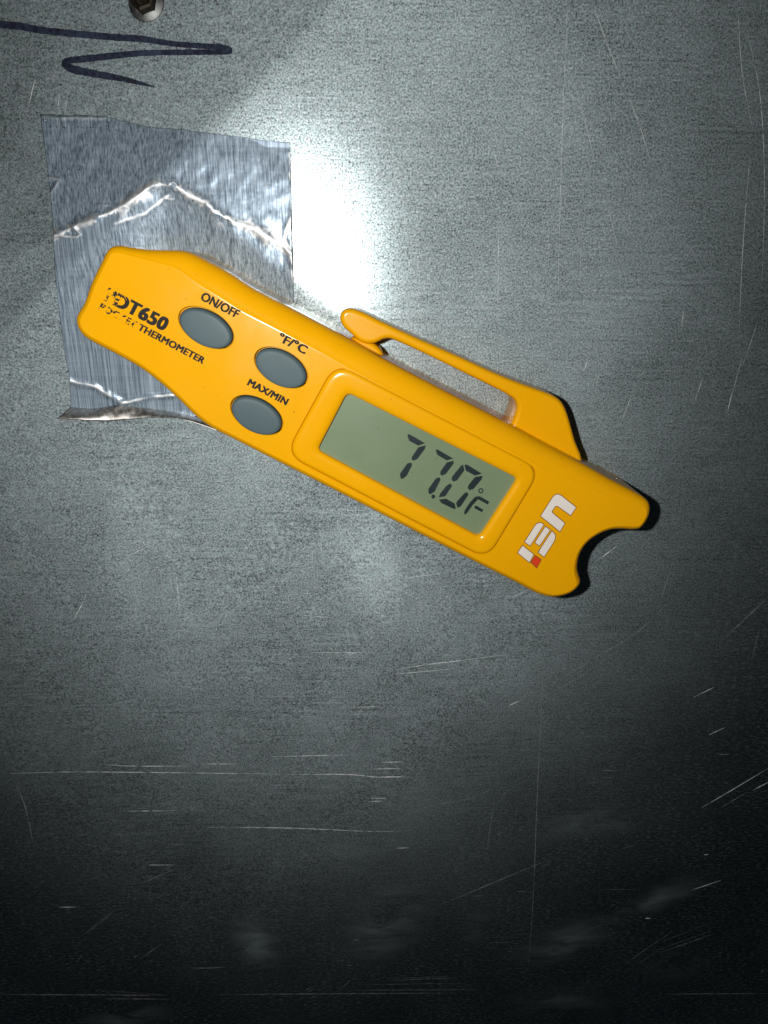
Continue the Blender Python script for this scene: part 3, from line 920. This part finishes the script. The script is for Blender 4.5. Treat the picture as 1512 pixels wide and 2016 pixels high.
me = bpy.data.meshes.new('degree_sign'); bm.to_mesh(me); bm.free(); obj('degree_sign', me, M_SEG, disp)
bm = bmesh.new()
for sg in ([(925, 830), (952, 822), (966, 848), (900, 920), (838, 1008), (815, 1028), (804, 1008), (815, 972), (870, 890)], [(958, 820), (985, 827), (1083, 884), (1066, 915), (962, 858)], [(922, 932), (940, 926), (1018, 974), (1000, 998), (918, 955)]):
    P = ccw(np.array([(p.x, p.y) for p in [at(u, v, ZD) for u, v in q7(sg)]]))
    hi = ring(bm, P, ZD + 0.000004 * (len(sg) % 3)); f = bm.faces.new(hi); f.normal_update(); bmesh.ops.triangulate(bm, faces=[f])
me = bpy.data.meshes.new('unit_letter'); bm.to_mesh(me); bm.free(); obj('unit_letter', me, M_SEG, disp)

# logo
s6 = 0.2381
def q6(pts): return [(980 + a * s6, 850 + b * s6) for a, b in pts]
ZP = Z_TOP + 0.00006
logo = [('logo_letter', [[(356, 697), (452, 547), (470, 526), (494, 517), (522, 527), (646, 626), (602, 690), (492, 612), (474, 616), (446, 658), (452, 672), (553, 757), (514, 824)]], M_WHITE),
        ('logo_letter', [[(223, 912), (308, 778), (328, 758), (354, 752), (379, 768), (268, 941)], [(309, 916), (394, 785), (432, 812), (345, 941)], [(335, 997), (449, 823), (474, 852), (474, 882), (460, 914), (382, 1034)]], M_WHITE),
        ('logo_letter', [[(166, 1000), (205, 943), (296, 1015), (261, 1079)]], M_WHITE), ('logo_dot', [[(276, 1078), (311, 1026), (356, 1060), (322, 1123)]], M_RED)]
lg = None
for nm, polys, mt in logo:
    bm = bmesh.new(); bo = bmesh.new()
    for pl in polys:
        P = ccw(np.array([(p.x, p.y) for p in [at(u, v, ZP) for u, v in q6(pl)]]))
        hi = ring(bm, P, ZP); f = bm.faces.new(hi); f.normal_update(); bmesh.ops.triangulate(bm, faces=[f])
        n = len(P); Q = []
        for i in range(n):                                   # mitred outline 0.16 mm wider
            a_, b_, c_ = P[i - 1], P[i], P[(i + 1) % n]
            e1 = (b_ - a_) / np.linalg.norm(b_ - a_); e2 = (c_ - b_) / np.linalg.norm(c_ - b_)
            n1, n2 = np.array([e1[1], -e1[0]]), np.array([e2[1], -e2[0]])
            m_ = n1 + n2; m_ /= np.linalg.norm(m_)
            Q.append(b_ + m_ * 0.00017 / max(0.5, float(np.dot(m_, n1))))
        hi = ring(bo, np.array(Q), ZP - 0.00003); f = bo.faces.new(hi); f.normal_update(); bmesh.ops.triangulate(bo, faces=[f])
    me = bpy.data.meshes.new(nm); bm.to_mesh(me); bm.free()
    L = obj(nm, me, mt, therm)
    mo = bpy.data.meshes.new('logo_outline'); bo.to_mesh(mo); bo.free()
    obj('logo_outline', mo, M_BROWN, L)

# printed lettering
def lettering(text, p0, p1, cap, mat, bold=0.02, z=Z_TOP + 0.00005, track=1.0):
    cu = bpy.data.curves.new('lettering', 'FONT')
    cu.body = text; cu.size = 1; cu.resolution_u = 4; cu.space_character = track
    to = bpy.data.objects.new('tmp', cu); COL.objects.link(to)
    dg = bpy.context.evaluated_depsgraph_get()
    m0 = bpy.data.meshes.new_from_object(to.evaluated_get(dg))
    bpy.data.objects.remove(to); bpy.data.curves.remove(cu)
    vs0 = [v.co.copy() for v in m0.vertices]; fs0 = [tuple(p.vertices) for p in m0.polygons]
    bpy.data.meshes.remove(m0)
    vv, ff, lay = [], [], []
    for kx in (-1, -0.33, 0.33, 1):                     # overprinted strokes make the bold face
        for ky in (-0.5, 0.5):
            n0 = len(vv)
            vv += [(c.x + kx * bold, c.y + ky * bold, 0) for c in vs0]
            lay += [len(lay) // max(1, len(vs0))] * len(vs0)
            ff += [tuple(i + n0 for i in f) for f in fs0]
    me = bpy.data.meshes.new('printed_lettering'); me.from_pydata(vv, [], ff)
    co = np.array(vv)
    x0, x1 = co[:, 0].min(), co[:, 0].max()
    capH = 0.715 + bold
    a, b = at(*p0, z), at(*p1, z)
    ex = b - a
    # cap height measured in photograph pixels, square to the baseline
    du, dv = p1[0] - p0[0], p1[1] - p0[1]; L = math.hypot(du, dv)
    top = at(p0[0] + dv / L * cap, p0[1] - du / L * cap, z)
    ey = top - a
    for v, ly in zip(me.vertices, lay):
        tx = (v.co.x - x0) / (x1 - x0); ty = (v.co.y + bold * 0.5) / capH
        v.co = a + ex * tx + ey * ty + Vector((0, 0, ly * 0.000002))
    me.update()
    return obj('printed_lettering', me, mat, therm)
lettering('PDT650', (202, 590), (323, 653), 28.5, M_INKW, 0.058, track=1.06)
lettering('POCKET THERMOMETER', (193.5, 608.5), (399, 717), 14.5, M_INKV, 0.05, track=1.05)
lettering('ON/OFF', (393, 589.5), (466, 627.5), 18.5, M_INK, 0.042)
lettering('\u00b0F/\u00b0C', (545, 670), (600, 698), 18, M_INK, 0.042)
lettering('MAX/MIN', (485.5, 757.5), (563, 798.5), 14.8, M_INK, 0.052, track=1.05)

# ------------------------------------------------------------------ screw
sp = on_plate(288, 4)
_e = 1e-4
_nz = Vector((-(float(plate_z(sp.x + _e, sp.y)) - float(plate_z(sp.x - _e, sp.y))) / (2 * _e), -(float(plate_z(sp.x, sp.y + _e)) - float(plate_z(sp.x, sp.y - _e))) / (2 * _e), 1)).normalized()
screw = empty('sheet_metal_screw', sp, category='screw', label='dark hex-headed screw in the metal sheet above the marker line')
screw.rotation_mode = 'QUATERNION'; screw.rotation_quaternion = Vector((0, 0, 1)).rotation_difference(_nz)
def lathe(name, prof, n, mat, parent, rot=0.0, smooth=True):
    vv, ff = [], []
    for (r_, z) in prof:
        for i in range(n):
            a = 2 * math.pi * i / n + rot
            vv.append((r_ * math.cos(a), r_ * math.sin(a), z))
    for j in range(len(prof) - 1):
        for i in range(n):
            ff.append((j * n + i, j * n + (i + 1) % n, (j + 1) * n + (i + 1) % n, (j + 1) * n + i))
    ff.append(tuple((len(prof) - 1) * n + i for i in range(n)))
    return obj(name, mesh(name, vv, ff, smooth), mat, parent)
lathe('flange', [(0.0038, -0.0012), (0.0037, 0.0), (0.0035, 0.00018), (0.0031, 0.0004), (0.0027, 0.0006), (0.0024, 0.0008)], 40, M_ZINC, screw)
lathe('head', [(0.0027, 0.0004), (0.0027, 0.0017), (0.0025, 0.0021), (0.0020, 0.0023), (0.0016, 0.0021)], 6, M_SCREW, screw, 0.3, False)
